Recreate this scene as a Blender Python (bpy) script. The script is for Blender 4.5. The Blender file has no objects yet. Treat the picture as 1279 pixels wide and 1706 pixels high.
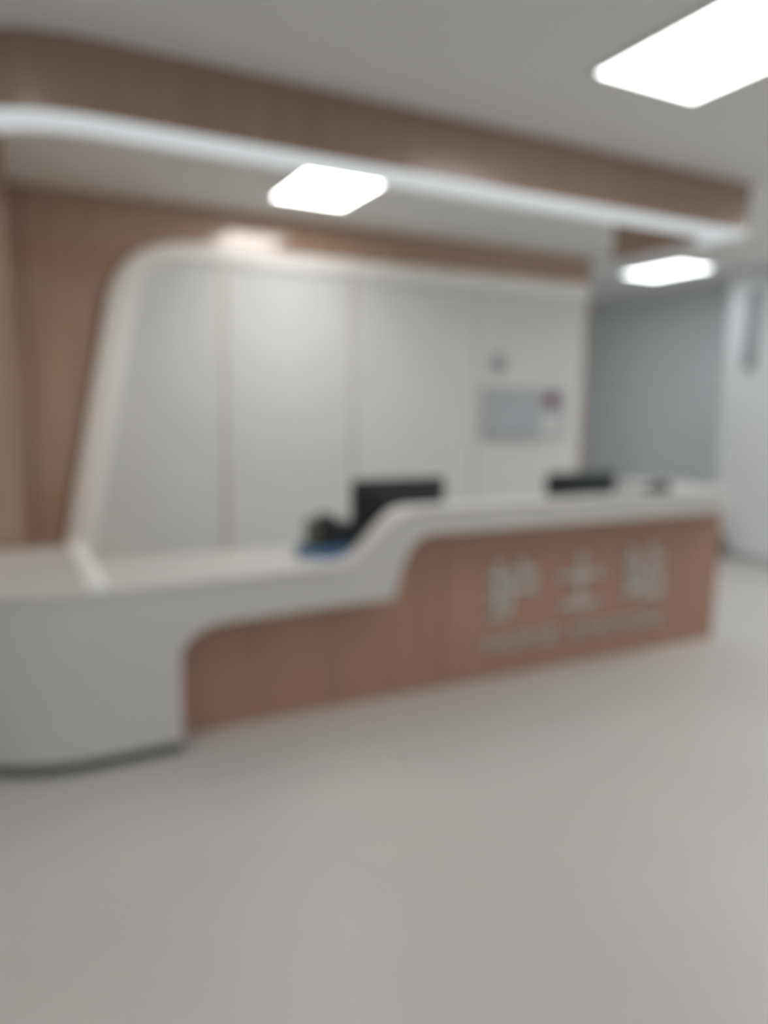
import bpy, bmesh, math
from mathutils import Vector, Matrix

sc = bpy.context.scene
COL = sc.collection

# ---------------------------------------------------------------- camera
F_PX = 1215.35                       # focal length in pixels of the 1279 x 1706 frame
cam_d = bpy.data.cameras.new('camera')
cam = bpy.data.objects.new('camera', cam_d)
COL.objects.link(cam)
cam_d.sensor_fit = 'VERTICAL'
cam_d.sensor_height = 32.0
cam_d.sensor_width = 24.0
cam_d.lens = 32.0 * F_PX / 1706.0
right = Vector((0.89394353, -0.44785567, 0.0170373))
down = Vector((-0.05192866, -0.14126097, -0.9886095))
fwd = Vector((0.44516108, 0.88287634, -0.14953587))
m = Matrix((right, -down, -fwd)).transposed().to_4x4()
m.translation = Vector((0, 0, 1.5))
cam.matrix_world = m
cam_d.clip_start = 0.05
cam_d.dof.use_dof = True             # the photograph is out of focus everywhere
cam_d.dof.focus_distance = 0.25
BLUR_PX = 34.0                       # diameter of the blur disc in frame pixels
aperture = BLUR_PX / F_PX / (1 / 0.25 - 1 / 4.0)
cam_d.dof.aperture_fstop = cam_d.lens / 1000.0 / aperture
sc.camera = cam

# ---------------------------------------------------------------- world, exposure, lights
w = bpy.data.worlds.new('world')
sc.world = w
w.use_nodes = True
w.node_tree.nodes['Background'].inputs[0].default_value = (0.5, 0.53, 0.55, 1)
w.node_tree.nodes['Background'].inputs[1].default_value = 0.25
sc.view_settings.view_transform = 'Standard'
sc.view_settings.look = 'None'
sc.view_settings.exposure = 0.7
sc.view_settings.gamma = 1.0
sc.view_settings.use_curve_mapping = False

PANEL_E = 4.2        # emission of the ceiling panels in view
STRIP_E = 0.28       # emission of the canopy's light strip
FILL_W = 11.5        # each unseen fill lamp added behind the camera
LAMP_COL = (0.97, 1.0, 0.985)


def fill_lamp(x, y, watts, sx=0.6, sy=1.2):  # unseen area lamp at ceiling height, added for fill light
    d = bpy.data.lights.new('added_fill_lamp', 'AREA')
    d.shape = 'RECTANGLE'
    d.size, d.size_y = sx, sy
    d.energy = watts
    d.color = LAMP_COL
    o = bpy.data.objects.new('added_fill_lamp', d)
    o.location = (x, y, 2.79)
    COL.objects.link(o)


for lx, ly, lw in ((-0.7, 1.8, 10.0), (5.2, 2.7, 21.0)):       # out of view, added to light the counter front and right wall
    fill_lamp(lx, ly, lw)
fill_lamp(5.2, 6.7, 3.0, 0.4, 0.6)             # added to brighten the corridor, hidden behind the back wall
for lx, ly in ((-0.7, -1.2), (2.3, -1.2), (5.0, -1.2)):  # unseen lamps added behind the camera for general fill
    fill_lamp(lx, ly, FILL_W)


# ---------------------------------------------------------------- materials
def mat(name, rgb, rough=0.5, spec=0.5, emit=None, metal=0.0, coat=0.0):
    mm = bpy.data.materials.new(name)
    mm.use_nodes = True
    b = mm.node_tree.nodes['Principled BSDF']
    b.inputs['Base Color'].default_value = (*rgb, 1)
    b.inputs['Roughness'].default_value = rough
    b.inputs['Specular IOR Level'].default_value = spec
    b.inputs['Metallic'].default_value = metal
    b.inputs['Coat Weight'].default_value = coat
    if emit:
        b.inputs['Emission Color'].default_value = (*emit[0], 1)
        b.inputs['Emission Strength'].default_value = emit[1]
    return mm


def vary(mm, rgb_a, rgb_b, scale, stretch=(1, 1, 1), detail=3.0, bump=0.0):
    """Procedural two-colour noise in object space."""
    nt = mm.node_tree
    b = nt.nodes['Principled BSDF']
    tc = nt.nodes.new('ShaderNodeTexCoord')
    mp = nt.nodes.new('ShaderNodeMapping')
    mp.inputs['Scale'].default_value = stretch
    nz = nt.nodes.new('ShaderNodeTexNoise')
    nz.inputs['Scale'].default_value = scale
    nz.inputs['Detail'].default_value = detail
    rp = nt.nodes.new('ShaderNodeValToRGB')
    rp.color_ramp.elements[0].position = 0.3
    rp.color_ramp.elements[1].position = 0.7
    rp.color_ramp.elements[0].color = (*rgb_a, 1)
    rp.color_ramp.elements[1].color = (*rgb_b, 1)
    nt.links.new(tc.outputs['Object'], mp.inputs['Vector'])
    nt.links.new(mp.outputs['Vector'], nz.inputs['Vector'])
    nt.links.new(nz.outputs['Fac'], rp.inputs['Fac'])
    nt.links.new(rp.outputs['Color'], b.inputs['Base Color'])
    if bump:
        bp = nt.nodes.new('ShaderNodeBump')
        bp.inputs['Strength'].default_value = bump
        bp.inputs['Distance'].default_value = 0.002
        nt.links.new(nz.outputs['Fac'], bp.inputs['Height'])
        nt.links.new(bp.outputs['Normal'], b.inputs['Normal'])
    return mm


def wood(name, a, b_, rough, spec=0.5):
    return vary(mat(name, a, rough, spec), a, b_, 2.2, (7, 7, 0.5), 6.0, 0.03)


M = {}
M['wood_wall'] = wood('wood_laminate', (0.47, 0.30, 0.205), (0.545, 0.355, 0.245), 0.16, 1.0)
M['wood_panel'] = wood('wood_panel', (0.405, 0.225, 0.155), (0.47, 0.265, 0.185), 0.42)
M['wood_canopy'] = wood('wood_canopy', (0.34, 0.225, 0.175), (0.40, 0.268, 0.212), 0.24, 0.9)
M['groove'] = mat('groove', (0.18, 0.11, 0.075), 0.6)
M['ceiling'] = vary(mat('ceiling_paint', (0.87, 0.875, 0.86), 0.9), (0.86, 0.865, 0.85), (0.88, 0.885, 0.87), 1.2)
M['floor'] = vary(mat('vinyl_floor', (0.6, 0.57, 0.54), 0.42), (0.54, 0.515, 0.495), (0.575, 0.55, 0.525), 1.1)
M['paint'] = vary(mat('wall_paint', (0.8, 0.82, 0.84), 0.7), (0.79, 0.81, 0.83), (0.81, 0.83, 0.85), 1.0)
M['solid_white'] = vary(mat('solid_surface', (0.62, 0.61, 0.59), 0.35), (0.635, 0.615, 0.595), (0.655, 0.635, 0.615), 3.0)
M['panel_white'] = vary(mat('white_panel', (0.74, 0.75, 0.73), 0.6, 0.25), (0.73, 0.74, 0.72), (0.75, 0.76, 0.74), 1.3)
M['frame_white'] = mat('frame_white', (0.95, 0.935, 0.91), 0.4)
M['seam'] = mat('seam_metal', (0.62, 0.52, 0.46), 0.35, metal=0.3)
M['toe'] = mat('toe_kick', (0.07, 0.068, 0.06), 0.6)
M['letter'] = mat('letter_acrylic', (0.54, 0.545, 0.53), 0.35)
M['lamp'] = mat('panel_diffuser', (0.8, 0.8, 0.8), 0.5, emit=((1.0, 1.0, 0.995), PANEL_E))
M['lamp_cool'] = mat('cool_panel_diffuser', (0.8, 0.8, 0.8), 0.5, emit=((0.93, 0.98, 1.0), 4.2))
M['lamp_ring'] = mat('ring_panel_diffuser', (0.8, 0.8, 0.8), 0.5, emit=((1.0, 0.99, 0.97), 7.0))
M['lamp_frame'] = mat('lamp_frame', (0.8, 0.8, 0.8), 0.4)
M['strip'] = mat('strip_diffuser', (0.6, 0.62, 0.64), 0.5, emit=((0.89, 0.96, 1.0), STRIP_E))
M['black'] = vary(mat('black_plastic', (0.015, 0.019, 0.023), 0.45), (0.013, 0.017, 0.021), (0.018, 0.022, 0.026), 20)
M['screen'] = mat('screen_glass', (0.01, 0.012, 0.014), 0.15)
M['olive'] = mat('olive_plastic', (0.13, 0.125, 0.095), 0.5)
M['blue'] = mat('blue_plastic', (0.11, 0.24, 0.43), 0.4)
M['grey_device'] = mat('grey_device', (0.06, 0.065, 0.065), 0.5)
M['board'] = vary(mat('grey_board', (0.47, 0.49, 0.52), 0.4), (0.46, 0.48, 0.51), (0.48, 0.5, 0.53), 4)
M['board_frame'] = mat('board_frame', (0.5, 0.52, 0.52), 0.35, metal=0.5)
M['red'] = mat('red_plastic', (0.26, 0.06, 0.09), 0.4)
M['bin'] = mat('bin_plastic', (0.05, 0.058, 0.08), 0.5)
M['sign'] = mat('grey_sign', (0.36, 0.38, 0.4), 0.5)
M['skirt'] = mat('skirting', (0.45, 0.45, 0.45), 0.5)
M['paper'] = mat('paper', (0.7, 0.7, 0.68), 0.8)


# ---------------------------------------------------------------- mesh helpers
def bx(bm, x0, x1, y0, y1, z0, z1, bev=0.0, seg=2):
    r = bmesh.ops.create_cube(bm, size=1.0)
    vs = r['verts']
    for v in vs:
        v.co = Vector(((x0 + x1) / 2 + v.co.x * (x1 - x0), (y0 + y1) / 2 + v.co.y * (y1 - y0), (z0 + z1) / 2 + v.co.z * (z1 - z0)))
    if bev:
        es = list({e for v in vs for e in v.link_edges})
        bmesh.ops.bevel(bm, geom=es, offset=bev, segments=seg, affect='EDGES', profile=0.5)


def cyl(bm, c, r0, r1, z0, z1, n=24, axis='z'):
    res = bmesh.ops.create_cone(bm, cap_ends=True, segments=n, radius1=r0, radius2=r1, depth=z1 - z0)
    for v in res['verts']:
        p = v.co.copy()
        p.z += (z0 + z1) / 2
        if axis == 'y':
            p = Vector((p.x, p.z, p.y))
        v.co = p + Vector(c)


def prism(bm, pts, z0, z1):
    """Plan polygon extruded upwards."""
    a = [bm.verts.new((x, y, z0)) for x, y in pts]
    b = [bm.verts.new((x, y, z1)) for x, y in pts]
    n = len(pts)
    bm.faces.new(list(reversed(a)))
    bm.faces.new(b)
    for i in range(n):
        bm.faces.new((a[i], a[(i + 1) % n], b[(i + 1) % n], b[i]))


def prism_xz(bm, pts, y0, y1):
    """Elevation polygon (x, z) extruded in depth."""
    a = [bm.verts.new((x, y0, z)) for x, z in pts]
    b = [bm.verts.new((x, y1, z)) for x, z in pts]
    n = len(pts)
    bm.faces.new(a)
    bm.faces.new(list(reversed(b)))
    for i in range(n):
        bm.faces.new((a[i], b[i], b[(i + 1) % n], a[(i + 1) % n]))


def strip_solid(bm, front_t, back_t, front_b, back_b):
    """Closed solid from four matching polylines."""
    L = [[bm.verts.new(p) for p in q] for q in (front_t, back_t, back_b, front_b)]
    n = len(front_t)
    for i in range(n - 1):
        for k in range(4):
            a, b = L[k], L[(k + 1) % 4]
            bm.faces.new((a[i], a[i + 1], b[i + 1], b[i]))
    bm.faces.new([q[0] for q in L])
    bm.faces.new([q[-1] for q in reversed(L)])


def obj(name, bm, material, parent=None, smooth=False, base=None):
    bmesh.ops.recalc_face_normals(bm, faces=bm.faces[:])
    me = bpy.data.meshes.new(name)
    if parent is not None:
        for v in bm.verts:
            v.co -= parent_world(parent)
    elif base is not None:
        for v in bm.verts:
            v.co -= Vector(base)
    bm.to_mesh(me)
    bm.free()
    me.materials.append(material)
    if smooth:
        for p in me.polygons:
            p.use_smooth = True
        me.set_sharp_from_angle(angle=math.radians(40))
    o = bpy.data.objects.new(name, me)
    COL.objects.link(o)
    if parent is not None:
        o.parent = parent
    elif base is not None:
        o.location = base
    return o


def parent_world(p):
    v = Vector((0, 0, 0))
    while p is not None:
        v += p.location
        p = p.parent
    return v


def tag(o, label, cat, group=None):
    o['label'] = label
    o['category'] = cat
    if group:
        o['group'] = group
    return o


def thing(name, label, cat, loc, group=None):
    o = bpy.data.objects.new(name, None)
    o.location = loc
    o.empty_display_size = 0.1
    COL.objects.link(o)
    return tag(o, label, cat, group)


def struct(name, material, *boxes):
    bm = bmesh.new()
    for b in boxes:
        bx(bm, *b)
    o = obj(name, bm, material)
    o['kind'] = 'structure'
    return o


def box_obj(name, material, parent, *b, bev=0.0):
    bm = bmesh.new()
    bx(bm, *b, bev=bev)
    return obj(name, bm, material, parent, smooth=bool(bev))


def lerp(a, b, t):
    return a + (b - a) * t


def smooth_step(t):
    t = max(0.0, min(1.0, t))
    return t * t * (3 - 2 * t)


# ---------------------------------------------------------------- room shell
H = 2.8
struct('floor', M['floor'], (-3.6, 7.2, -4.1, 9.6, -0.1, 0.0))
struct('ceiling', M['ceiling'], (-3.6, 7.2, -4.1, 9.6, H, H + 0.1))
struct('wall_back', M['wood_wall'], (-3.5, 4.73, 5.3, 5.5, 0, H))
struct('wall_side', M['wood_wall'], (-0.9, 0.006, 4.1, 5.3, 0, H))
struct('wall_left', M['paint'], (-3.6, -3.5, -4.0, 5.5, 0, H))
struct('wall_front', M['paint'], (-3.6, 7.2, -4.1, -4.0, 0, H))
struct('wall_right', M['paint'], (6.4, 7.2, -4.0, 5.15, 0, H))
struct('wall_corridor', M['paint'], (7.0, 7.2, 5.15, 9.6, 0, H))
struct('wall_far', M['paint'], (4.5, 7.0, 9.5, 9.6, 0, H))
struct('wall_inner', M['paint'], (4.53, 4.73, 5.5, 9.5, 0, H))
struct('baseboard_right', M['skirt'], (6.385, 6.4, -4.0, 5.15, 0, 0.07))
struct('baseboard_corridor', M['skirt'], (6.985, 7.0, 5.15, 9.5, 0, 0.07))
# fine vertical joints of the timber laminate left of the white panel
for i, x in enumerate((0.10,)):
    struct('trim_%d' % (i + 1), M['groove'], (x - 0.004, x + 0.004, 5.297, 5.3, 0, H))

# ---------------------------------------------------------------- white arch panel on the back wall
CX = 4.665
pt = thing('wall_panel', 'white feature panel with rounded top left corner on the wood wall behind the counter', 'wall panel', (0.2, 5.3, 0))


def arch_outer():
    p = []
    a0 = Vector((0.165, 0.0))
    a1 = Vector((0.585, 2.12))
    for i in range(9):
        p.append(a0.lerp(a1, i / 8))
    c0, c1, c2 = a1, Vector((0.665, 2.53)), Vector((1.12, 2.54))
    for i in range(1, 17):
        t = i / 16
        p.append(c0 * (1 - t) ** 2 + c1 * 2 * t * (1 - t) + c2 * t * t)
    for i in range(1, 9):
        p.append(c2.lerp(Vector((CX, 2.565)), i / 8))
    return p


outer = arch_outer()
bm = bmesh.new()
prism_xz(bm, [(q.x, q.y) for q in outer] + [(CX, 0.0)], 5.272, 5.299)
obj('panel_surface', bm, M['panel_white'], pt)
# raised rounded border: sweep a half-ellipse along the outline
bm = bmesh.new()
rings = []
for i, q in enumerate(outer):
    a = outer[max(i - 1, 0)]
    b = outer[min(i + 1, len(outer) - 1)]
    t = (b - a).normalized()
    n = Vector((t.y, -t.x))          # towards the inside of the panel
    s = i / (len(outer) - 1)
    wd = 0.185 - 0.06 * smooth_step((s - 0.25) / 0.35)
    ring = []
    for k in range(10):
        ang = math.pi * k / 9
        off = wd * 0.5 * (1 - math.cos(ang)) - 0.01
        dep = 0.035 * math.sin(ang) ** 0.3 if 0 < k < 9 else 0.0
        c = q + n * off
        ring.append(bm.verts.new((c.x, 5.271 - dep, c.y)))
    rings.append(ring)
for r0, r1 in zip(rings, rings[1:]):
    for k in range(9):
        bm.faces.new((r0[k], r0[k + 1], r1[k + 1], r1[k]))
    bm.faces.new((r0[9], r0[0], r1[0], r1[9]))
bm.faces.new(rings[0])
bm.faces.new(list(reversed(rings[-1])))
obj('border', bm, M['frame_white'], pt, smooth=True)
for x, zt in ((1.36, 2.42), (2.37, 2.43), (3.51, 2.44)):
    box_obj('joint_strip', M['seam'], pt, x - 0.012, x + 0.012, 5.266, 5.273, 0, zt)

# ---------------------------------------------------------------- ceiling lights


def ceiling_light(x0, x1, y0, y1, label, m='lamp'):
    t = thing('ceiling_light', label, 'ceiling light', ((x0 + x1) / 2, (y0 + y1) / 2, H), 'flat ceiling light panels')
    bm = bmesh.new()
    f = 0.018
    z0, z1 = H - 0.014, H - 0.001
    bx(bm, x0 - f, x1 + f, y0 - f, y0, z0, z1)
    bx(bm, x0 - f, x1 + f, y1, y1 + f, z0, z1)
    bx(bm, x0 - f, x0, y0, y1, z0, z1)
    bx(bm, x1, x1 + f, y0, y1, z0, z1)
    obj('frame', bm, M['lamp_frame'], t)
    box_obj('diffuser', M[m], t, x0, x1, y0, y1, H - 0.01, H - 0.001)
    return t


ceiling_light(2.115, 2.645, 1.23, 2.40, 'large bright ceiling light panel cut off by the upper right edge of the photo')
ceiling_light(1.56, 2.04, 3.60, 4.76, 'ceiling light panel glowing inside the canopy ring above the counter', 'lamp_ring')
ceiling_light(5.46, 5.91, 4.96, 5.68, 'ceiling light panel beyond the right end of the canopy, over the corridor mouth', 'lamp_cool')

# ---------------------------------------------------------------- canopy ring
cn = thing('canopy', 'hanging wood canopy ring with glowing light strip along its lower edge above the counter', 'canopy', (2.0, 3.2, H))


def ring_path(full=True):
    """Outer plan line with inward offsets: (point, inward vector)."""
    p = []
    p.append((Vector((-0.35, 4.09)), Vector((0.17, 0))))
    R = 0.7
    for i in range(13):
        a = math.pi + (math.pi / 2) * i / 12
        d = Vector((math.cos(a), math.sin(a)))
        p.append((Vector((0.35, 3.79)) + d * R, -d * 0.17))
    for x in (1.2, 2.0, 2.8, 3.4):
        p.append((Vector((x, 3.09)), Vector((0, 0.17))))
    p.append((Vector((3.94, 3.09)), Vector((-0.07, 0.17))))
    p.append((Vector((3.94, 3.42)), Vector((-0.07, 0))))
    if full:
        p.append((Vector((3.94, 4.12)), Vector((-0.07, 0))))
    return p


def ring_solid(z0, z1, inset=0.0, full=True):
    bm = bmesh.new()
    ft, bt, fb, bb = [], [], [], []
    for q, n in ring_path(full):
        d = n.normalized() * inset
        o_, i_ = q + d, q + n - d
        ft.append((o_.x, o_.y, z1)); bt.append((i_.x, i_.y, z1))
        fb.append((o_.x, o_.y, z0)); bb.append((i_.x, i_.y, z0))
    strip_solid(bm, ft, bt, fb, bb)
    return bm


obj('fascia', ring_solid(2.535, H - 0.001), M['wood_canopy'], cn, smooth=True)
obj('light_strip', ring_solid(2.512, 2.535, 0.004, False), M['strip'], cn, smooth=True)

# ---------------------------------------------------------------- nurse counter
ct = thing('nurse_counter', 'long stepped white and wood nurse station counter with rounded left end', 'counter', (2.0, 3.3, 0))
YF = 3.03
LOW, HIGH = 0.745, 0.99


def top_z(x):
    return LOW + (HIGH - LOW) * (0.5 * smooth_step((x - 1.33) / 0.40) + 0.5 * smooth_step((x - 1.36) / 0.22 / 1.4))


def bottom_z(x):
    if x < 0.572:
        return 0.055
    if x < 0.76:                      # rounded corner of the wood recess
        u = 1 - (x - 0.572) / 0.188
        return 0.418 + 0.13 * math.sqrt(max(0.0, 1 - u * u))
    if x < 1.585:
        return lerp(0.548, 0.558, (x - 0.76) / 0.825)
    t = (x - 1.585) / 0.215           # second rise: short foot, long shoulder
    if t < 1:
        return 0.558 + (0.862 - 0.558) * (1 - (1 - t) ** 2.6) * smooth_step(t * 4 + 0.15)
    return 0.862


def front_y(x):
    return YF - 0.05 * (1 - smooth_step((x - 0.25) / 1.0))


def plan_front():
    out = []
    out.append((Vector((-0.4, 4.0)), Vector((1, 0)), 0))
    out.append((Vector((-0.4, 3.8)), Vector((1, 0)), 0))
    for i in range(17):
        a = math.pi + (math.pi / 2) * i / 16
        d = Vector((math.cos(a), math.sin(a)))
        out.append((Vector((0.2, 3.58)) + d * 0.6, -d, 0))
    xs = [0.3, 0.4, 0.5, 0.571, 0.5725, 0.575, 0.58, 0.59, 0.60, 0.615, 0.63, 0.65, 0.67, 0.70, 0.73, 0.76, 0.9, 1.1, 1.25]
    xs += [1.33 + 0.02 * i for i in range(25)]
    xs += [2.0, 2.5, 3.0, 3.5, 3.85]
    for x in xs:
        out.append((Vector((x, front_y(x))), Vector((0, 1)), x))
    for i in range(1, 9):
        a = -math.pi / 2 + (math.pi / 2) * i / 8
        d = Vector((math.cos(a), math.sin(a)))
        out.append((Vector((3.85, YF + 0.18)) + d * 0.18, -d, 3.9))
    return out


bm = bmesh.new()
ft, bt, fb, bb = [], [], [], []
for q, n, x in plan_front():
    zt, zb = top_z(x) - 0.0301, bottom_z(x)
    i_ = q + n * (3.168 - q.y if 0.3 <= x < 3.85 else 0.135)
    ft.append((q.x, q.y, zt)); bt.append((i_.x, i_.y, zt))
    fb.append((q.x, q.y, zb)); bb.append((i_.x, i_.y, zb))
strip_solid(bm, ft, bt, fb, bb)
obj('apron', bm, M['solid_white'], ct, smooth=True)

# worktop: ledge along the front that climbs the step, and the rounded left return
bm = bmesh.new()
ft, bt, fb, bb = [], [], [], []
for q, n, x in plan_front():
    if x == 0 or q.x < 0.3 - 1e-6:
        continue
    zt = top_z(x)
    yb = 3.24 if x < 1.3 else 3.19
    f_ = q - n * 0.006
    yb = max(yb, f_.y + 0.02)
    ft.append((f_.x, f_.y, zt)); bt.append((min(q.x, 4.02), yb, zt))
    fb.append((f_.x, f_.y, zt - 0.03)); bb.append((min(q.x, 4.02), yb, zt - 0.03))
strip_solid(bm, ft, bt, fb, bb)
pts = []
for q, n, x in plan_front():
    if q.x <= 0.3 + 1e-6:
        f_ = q - n * 0.006
        pts.append((f_.x, f_.y))
pts.append((0.3, 4.0))
prism(bm, pts, LOW - 0.03, LOW)
bx(bm, 3.60, 4.02, 3.195, 3.74, HIGH - 0.03, HIGH)
obj('worktop', bm, M['solid_white'], ct, smooth=True)
# raised lip at the inner edge of the left return
bm = bmesh.new()
prof = [(-0.045, 0.0), (-0.04, 0.012), (-0.02, 0.022), (0.02, 0.022), (0.04, 0.012), (0.045, 0.0)]
A = [bm.verts.new((0.255 + a, 2.985, LOW + b)) for a, b in prof]
B = [bm.verts.new((0.232 + a, 3.99, LOW + b)) for a, b in prof]
for k in range(5):
    bm.faces.new((A[k], A[k + 1], B[k + 1], B[k]))
bm.faces.new((A[5], A[0], B[0], B[5]))
bm.faces.new(A); bm.faces.new(list(reversed(B)))
obj('lip', bm, M['frame_white'], ct, smooth=True)
# carcass behind the panel
bm = bmesh.new()
bx(bm, 0.3, 1.45, 3.192, 3.235, 0, LOW - 0.031)
bx(bm, 1.451, 1.7, 3.192, 3.235, 0, 0.76)
bx(bm, 1.701, 4.02, 3.192, 3.235, 0, HIGH - 0.031)
bx(bm, 3.99, 4.02, 3.236, 3.73, 0, HIGH - 0.031)
bx(bm, 0.20, 0.299, 3.236, 3.99, 0, LOW - 0.031)
bx(bm, -0.3, 0.199, 3.93, 3.99, 0, LOW - 0.031)
obj('carcass', bm, M['solid_white'], ct)
# recessed plinth under the rounded end, its dark colour also standing for the shadow
bm = bmesh.new()
ft, bt, fb, bb = [], [], [], []
for q, n, x in plan_front():
    if q.x > 0.572 and x > 0:
        continue
    a_, b_ = q + n * 0.018, q + n * 0.12
    ft.append((a_.x, a_.y, 0.0545)); bt.append((b_.x, b_.y, 0.0545))
    fb.append((a_.x, a_.y, 0.0)); bb.append((b_.x, b_.y, 0.0))
strip_solid(bm, ft, bt, fb, bb)
obj('plinth', bm, M['toe'], ct)
# wood front panel
bm = bmesh.new()
prism_xz(bm, [(0.5, 0.0), (4.035, 0.0), (4.035, 0.93), (1.68, 0.93), (1.60, 0.66), (0.5, 0.66)], 3.17, 3.19)
fp = obj('front_panel', bm, M['wood_panel'], ct)
for x, z1 in ((1.36, 0.6), (1.95, 0.9)):
    box_obj('joint', M['groove'], fp, x - 0.002, x + 0.002, 3.168, 3.171, 0.0, z1)


def text_mesh(name, body, x0, x1, z0, z1, y, parent, fat=0.0):
    cu = bpy.data.curves.new('text', 'FONT')
    cu.body = body
    cu.size = 1.0
    cu.extrude = 0.012
    cu.offset = fat
    cu.resolution_u = 4
    to = bpy.data.objects.new('text', cu)
    COL.objects.link(to)
    bpy.context.view_layer.update()
    dg = bpy.context.evaluated_depsgraph_get()
    me = bpy.data.meshes.new_from_object(to.evaluated_get(dg))
    bpy.data.objects.remove(to)
    xs = [v.co.x for v in me.vertices]
    ys = [v.co.y for v in me.vertices]
    ax, bx_, ay, by = min(xs), max(xs), min(ys), max(ys)
    base = parent_world(parent)
    for v in me.vertices:
        u = (v.co.x - ax) / (bx_ - ax)
        t = (v.co.y - ay) / (by - ay)
        dz = v.co.z
        v.co = Vector((lerp(x0, x1, u), y - 0.008 - dz * 0.6, lerp(z0, z1, t))) - base
    me.materials.clear()
    me.materials.append(M['letter'])
    o = bpy.data.objects.new(name, me)
    COL.objects.link(o)
    o.parent = parent
    return o


text_mesh('character', '\u62a4', 2.225, 2.545, 0.325, 0.665, 3.17, fp, 0.012)
text_mesh('character', '\u58eb', 2.715, 3.035, 0.340, 0.665, 3.17, fp, 0.012)
text_mesh('character', '\u7ad9', 3.205, 3.545, 0.325, 0.675, 3.17, fp, 0.012)
text_mesh('word', 'NURSE', 2.225, 2.72, 0.160, 0.235, 3.17, fp, 0.008)
text_mesh('word', 'STATION', 2.83, 3.53, 0.160, 0.235, 3.17, fp, 0.008)

# ---------------------------------------------------------------- staff desk and things on it
dk = thing('staff_desk', 'low white work desk behind the raised part of the counter', 'desk', (2.8, 3.6, 0))
box_obj('desk_top', M['solid_white'], dk, 0.31, 3.97, 3.26, 3.72, 0.69, 0.715)
for x in (0.36, 3.9):
    box_obj('desk_side', M['solid_white'], dk, x - 0.012, x + 0.012, 3.28, 3.70, 0, 0.6899)


def monitor(cx, label, wdt, top):
    y = 3.56
    t = thing('computer_monitor', label, 'monitor', (cx, y, 0.716), 'black monitors behind the counter')
    bm = bmesh.new()
    bx(bm, cx - wdt / 2, cx + wdt / 2, y - 0.022, y + 0.022, top - 0.345, top, bev=0.008)
    bx(bm, cx - wdt * 0.32, cx + wdt * 0.32, y - 0.045, y - 0.02, top - 0.29, top - 0.06, bev=0.01)
    obj('casing', bm, M['black'], t, smooth=True)
    box_obj('screen', M['screen'], t, cx - wdt / 2 + 0.012, cx + wdt / 2 - 0.012, y + 0.0221, y + 0.025, top - 0.33, top - 0.012)
    bm = bmesh.new()
    bx(bm, cx - 0.03, cx + 0.03, y - 0.06, y - 0.046, 0.722, top - 0.12, bev=0.004)
    obj('neck', bm, M['black'], t, smooth=True)
    box_obj('foot', M['black'], t, cx - 0.13, cx + 0.13, y - 0.11, y + 0.09, 0.7155, 0.7225, bev=0.003)
    return t


monitor(1.885, 'black monitor back showing above the curved step of the counter', 0.57, 1.082)
monitor(3.195, 'black monitor back showing over the raised counter, nearer the right end', 0.54, 1.078)

DESK = 0.7155
# blue tray with a dark phone and an olive pen holder on the lower ledge by the step
tr = thing('desk_tray', 'blue plastic tray on the desk behind the foot of the counter step', 'tray', (1.37, 3.33, DESK))
bm = bmesh.new()
bx(bm, 1.235, 1.57, 3.27, 3.43, DESK + 0.0005, DESK + 0.012)
for b in ((1.235, 1.245, 3.27, 3.43), (1.56, 1.57, 3.27, 3.43), (1.245, 1.56, 3.27, 3.28), (1.245, 1.56, 3.42, 3.43)):
    bx(bm, *b, DESK + 0.012, DESK + 0.07)
obj('tray_body', bm, M['blue'], tr)

ph = thing('desk_telephone', 'black desk telephone in the blue tray beside the step', 'telephone', (1.45, 3.35, DESK + 0.0125))
bm = bmesh.new()
prism(bm, [(1.335, 3.29), (1.535, 3.29), (1.535, 3.41), (1.335, 3.41)], DESK + 0.0125, DESK + 0.18)
bmesh.ops.bevel(bm, geom=bm.edges[:], offset=0.018, segments=3, affect='EDGES')
obj('base', bm, M['black'], ph, smooth=True)
bm = bmesh.new()
bx(bm, 1.345, 1.395, 3.285, 3.415, DESK + 0.2, DESK + 0.225, bev=0.01)
bx(bm, 1.345, 1.395, 3.285, 3.325, DESK + 0.18, DESK + 0.21, bev=0.008)
bx(bm, 1.345, 1.395, 3.375, 3.415, DESK + 0.18, DESK + 0.21, bev=0.008)
obj('handset', bm, M['black'], ph, smooth=True)
bm = bmesh.new()
for i in range(3):
    for j in range(4):
        x, y = 1.43 + 0.026 * i, 3.31 + 0.022 * j
        bx(bm, x, x + 0.012, y, y + 0.013, DESK + 0.179, DESK + 0.184)
obj('keypad', bm, M['grey_device'], ph)

pn = thing('pen_holder', 'olive grey cylindrical holder at the left of the black telephone', 'pen holder', (1.29, 3.34, DESK + 0.0125))
bm = bmesh.new()
n = 24
prof = [(0.0, 0.0), (0.036, 0.0), (0.04, 0.19), (0.036, 0.19), (0.033, 0.01), (0.0, 0.01)]
cols = []
for k in range(n):
    a = 2 * math.pi * k / n
    cols.append([bm.verts.new((1.292 + r * math.cos(a), 3.345 + r * math.sin(a), DESK + 0.0125 + z)) for r, z in prof[1:5]])
for k in range(n):
    c0, c1 = cols[k], cols[(k + 1) % n]
    for j in range(3):
        bm.faces.new((c0[j], c1[j], c1[j + 1], c0[j + 1]))
bm.faces.new([c[0] for c in reversed(cols)])
bm.faces.new([c[3] for c in cols])
obj('cup', bm, M['olive'], pn, smooth=True)

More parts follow.
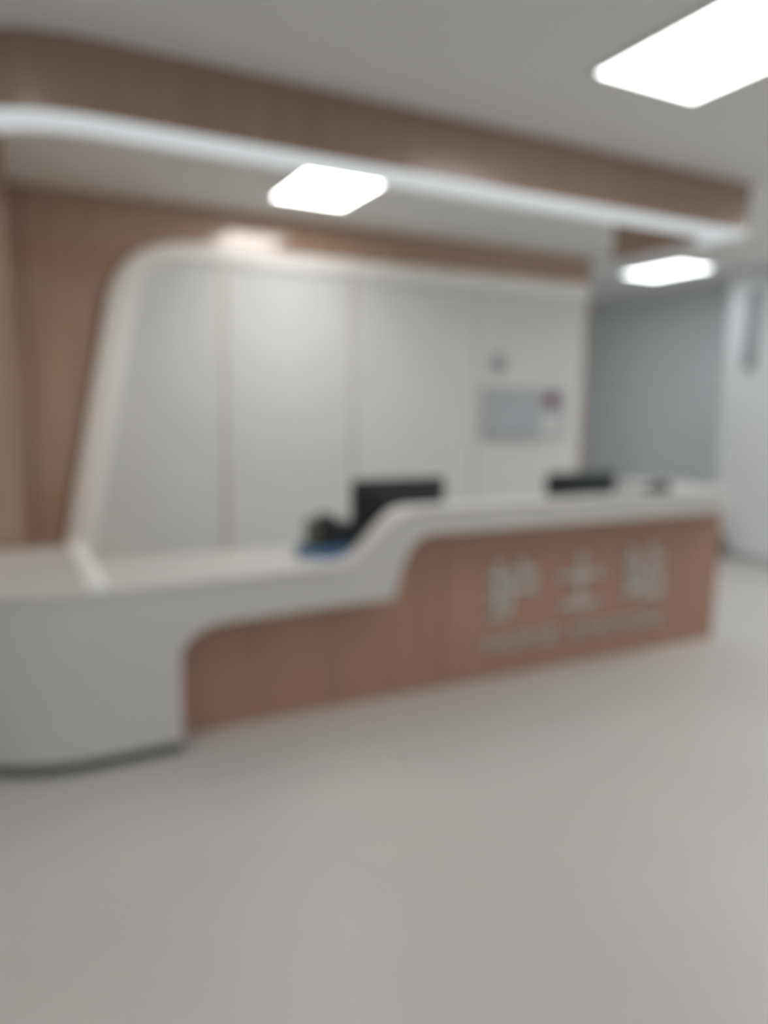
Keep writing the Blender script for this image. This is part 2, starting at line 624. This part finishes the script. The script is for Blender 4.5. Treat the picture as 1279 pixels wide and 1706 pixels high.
# small grey device on the raised counter
sd = thing('card_reader', 'small dark grey device on the raised counter right of the right monitor', 'card reader', (3.44, 3.17, HIGH))
bm = bmesh.new()
prism_xz(bm, [(3.36, HIGH + 0.0005), (3.52, HIGH + 0.0005), (3.515, HIGH + 0.06), (3.375, HIGH + 0.045)], 3.13, 3.21)
bmesh.ops.bevel(bm, geom=bm.edges[:], offset=0.006, segments=2, affect='EDGES')
obj('housing', bm, M['grey_device'], sd, smooth=True)
bm = bmesh.new()
prism_xz(bm, [(3.40, HIGH + 0.049), (3.50, HIGH + 0.0595), (3.50, HIGH + 0.062), (3.40, HIGH + 0.052)], 3.145, 3.195)
obj('keypad', bm, M['black'], sd)

# ---------------------------------------------------------------- on the white panel
bd = thing('notice_board', 'grey rectangular notice board on the right part of the white wall panel', 'notice board', (4.0, 5.27, 1.42))
box_obj('board_face', M['board'], bd, 3.60, 4.46, 5.256, 5.2655, 1.225, 1.625)
bm = bmesh.new()
for b in ((3.58, 4.48, 1.205, 1.225), (3.58, 4.48, 1.625, 1.645), (3.58, 3.60, 1.225, 1.625), (4.46, 4.48, 1.225, 1.625)):
    bx(bm, b[0], b[1], 5.25, 5.2655, b[2], b[3])
obj('frame', bm, M['board_frame'], bd)
box_obj('pen_ledge', M['board_frame'], bd, 3.62, 4.2, 5.215, 5.2499, 1.205, 1.217)
box_obj('notice_sheet', M['paper'], bd, 4.22, 4.43, 5.2545, 5.2559, 1.245, 1.40)

mg = tag(obj('magnet', (lambda b: (cyl(b, (4.31, 0, 1.54), 0.066, 0.058, 5.235, 5.2555, 24, 'y'), b)[1])(bmesh.new()), M['red'], base=(4.31, 5.25, 1.54)),
         'round dark red magnet at the upper right corner of the grey notice board', 'magnet')

wc = thing('wall_sensor', 'small round grey fixture on the white panel above the notice board', 'wall sensor', (3.73, 5.27, 1.84))
bm = bmesh.new()
cyl(bm, (3.73, 0, 1.84), 0.075, 0.075, 5.258, 5.2715, 32, 'y')
obj('plate', bm, M['sign'], wc, smooth=True)
bm = bmesh.new()
cyl(bm, (3.73, 0, 1.84), 0.04, 0.05, 5.235, 5.2579, 32, 'y')
obj('cap', bm, M['sign'], wc, smooth=True)

# ---------------------------------------------------------------- right side
sg = thing('wall_sign', 'narrow grey upright panel hung high on the pale right wall', 'sign', (6.39, 4.85, 2.25))
box_obj('plate', M['sign'], sg, 6.372, 6.392, 4.80, 4.92, 1.87, 2.62, bev=0.004)
for z in (2.0, 2.5):
    box_obj('bracket', M['board_frame'], sg, 6.3921, 6.3999, 4.84, 4.88, z - 0.02, z + 0.02)

wb = thing('waste_bin', 'small dark waste bin on the floor past the right end of the counter', 'waste bin', (6.22, 5.0, 0))
bm = bmesh.new()
n = 20
cols = []
for k in range(n):
    a = 2 * math.pi * k / n
    cols.append([bm.verts.new((6.24 + r * math.cos(a), 4.98 + r * math.sin(a), z)) for r, z in ((0.085, 0.0), (0.105, 0.21), (0.112, 0.21), (0.112, 0.225), (0.098, 0.225), (0.08, 0.012))])
for k in range(n):
    c0, c1 = cols[k], cols[(k + 1) % n]
    for j in range(5):
        bm.faces.new((c0[j], c1[j], c1[j + 1], c0[j + 1]))
bm.faces.new([c[0] for c in reversed(cols)])
bm.faces.new([c[5] for c in cols])
obj('bucket', bm, M['bin'], wb, smooth=True)
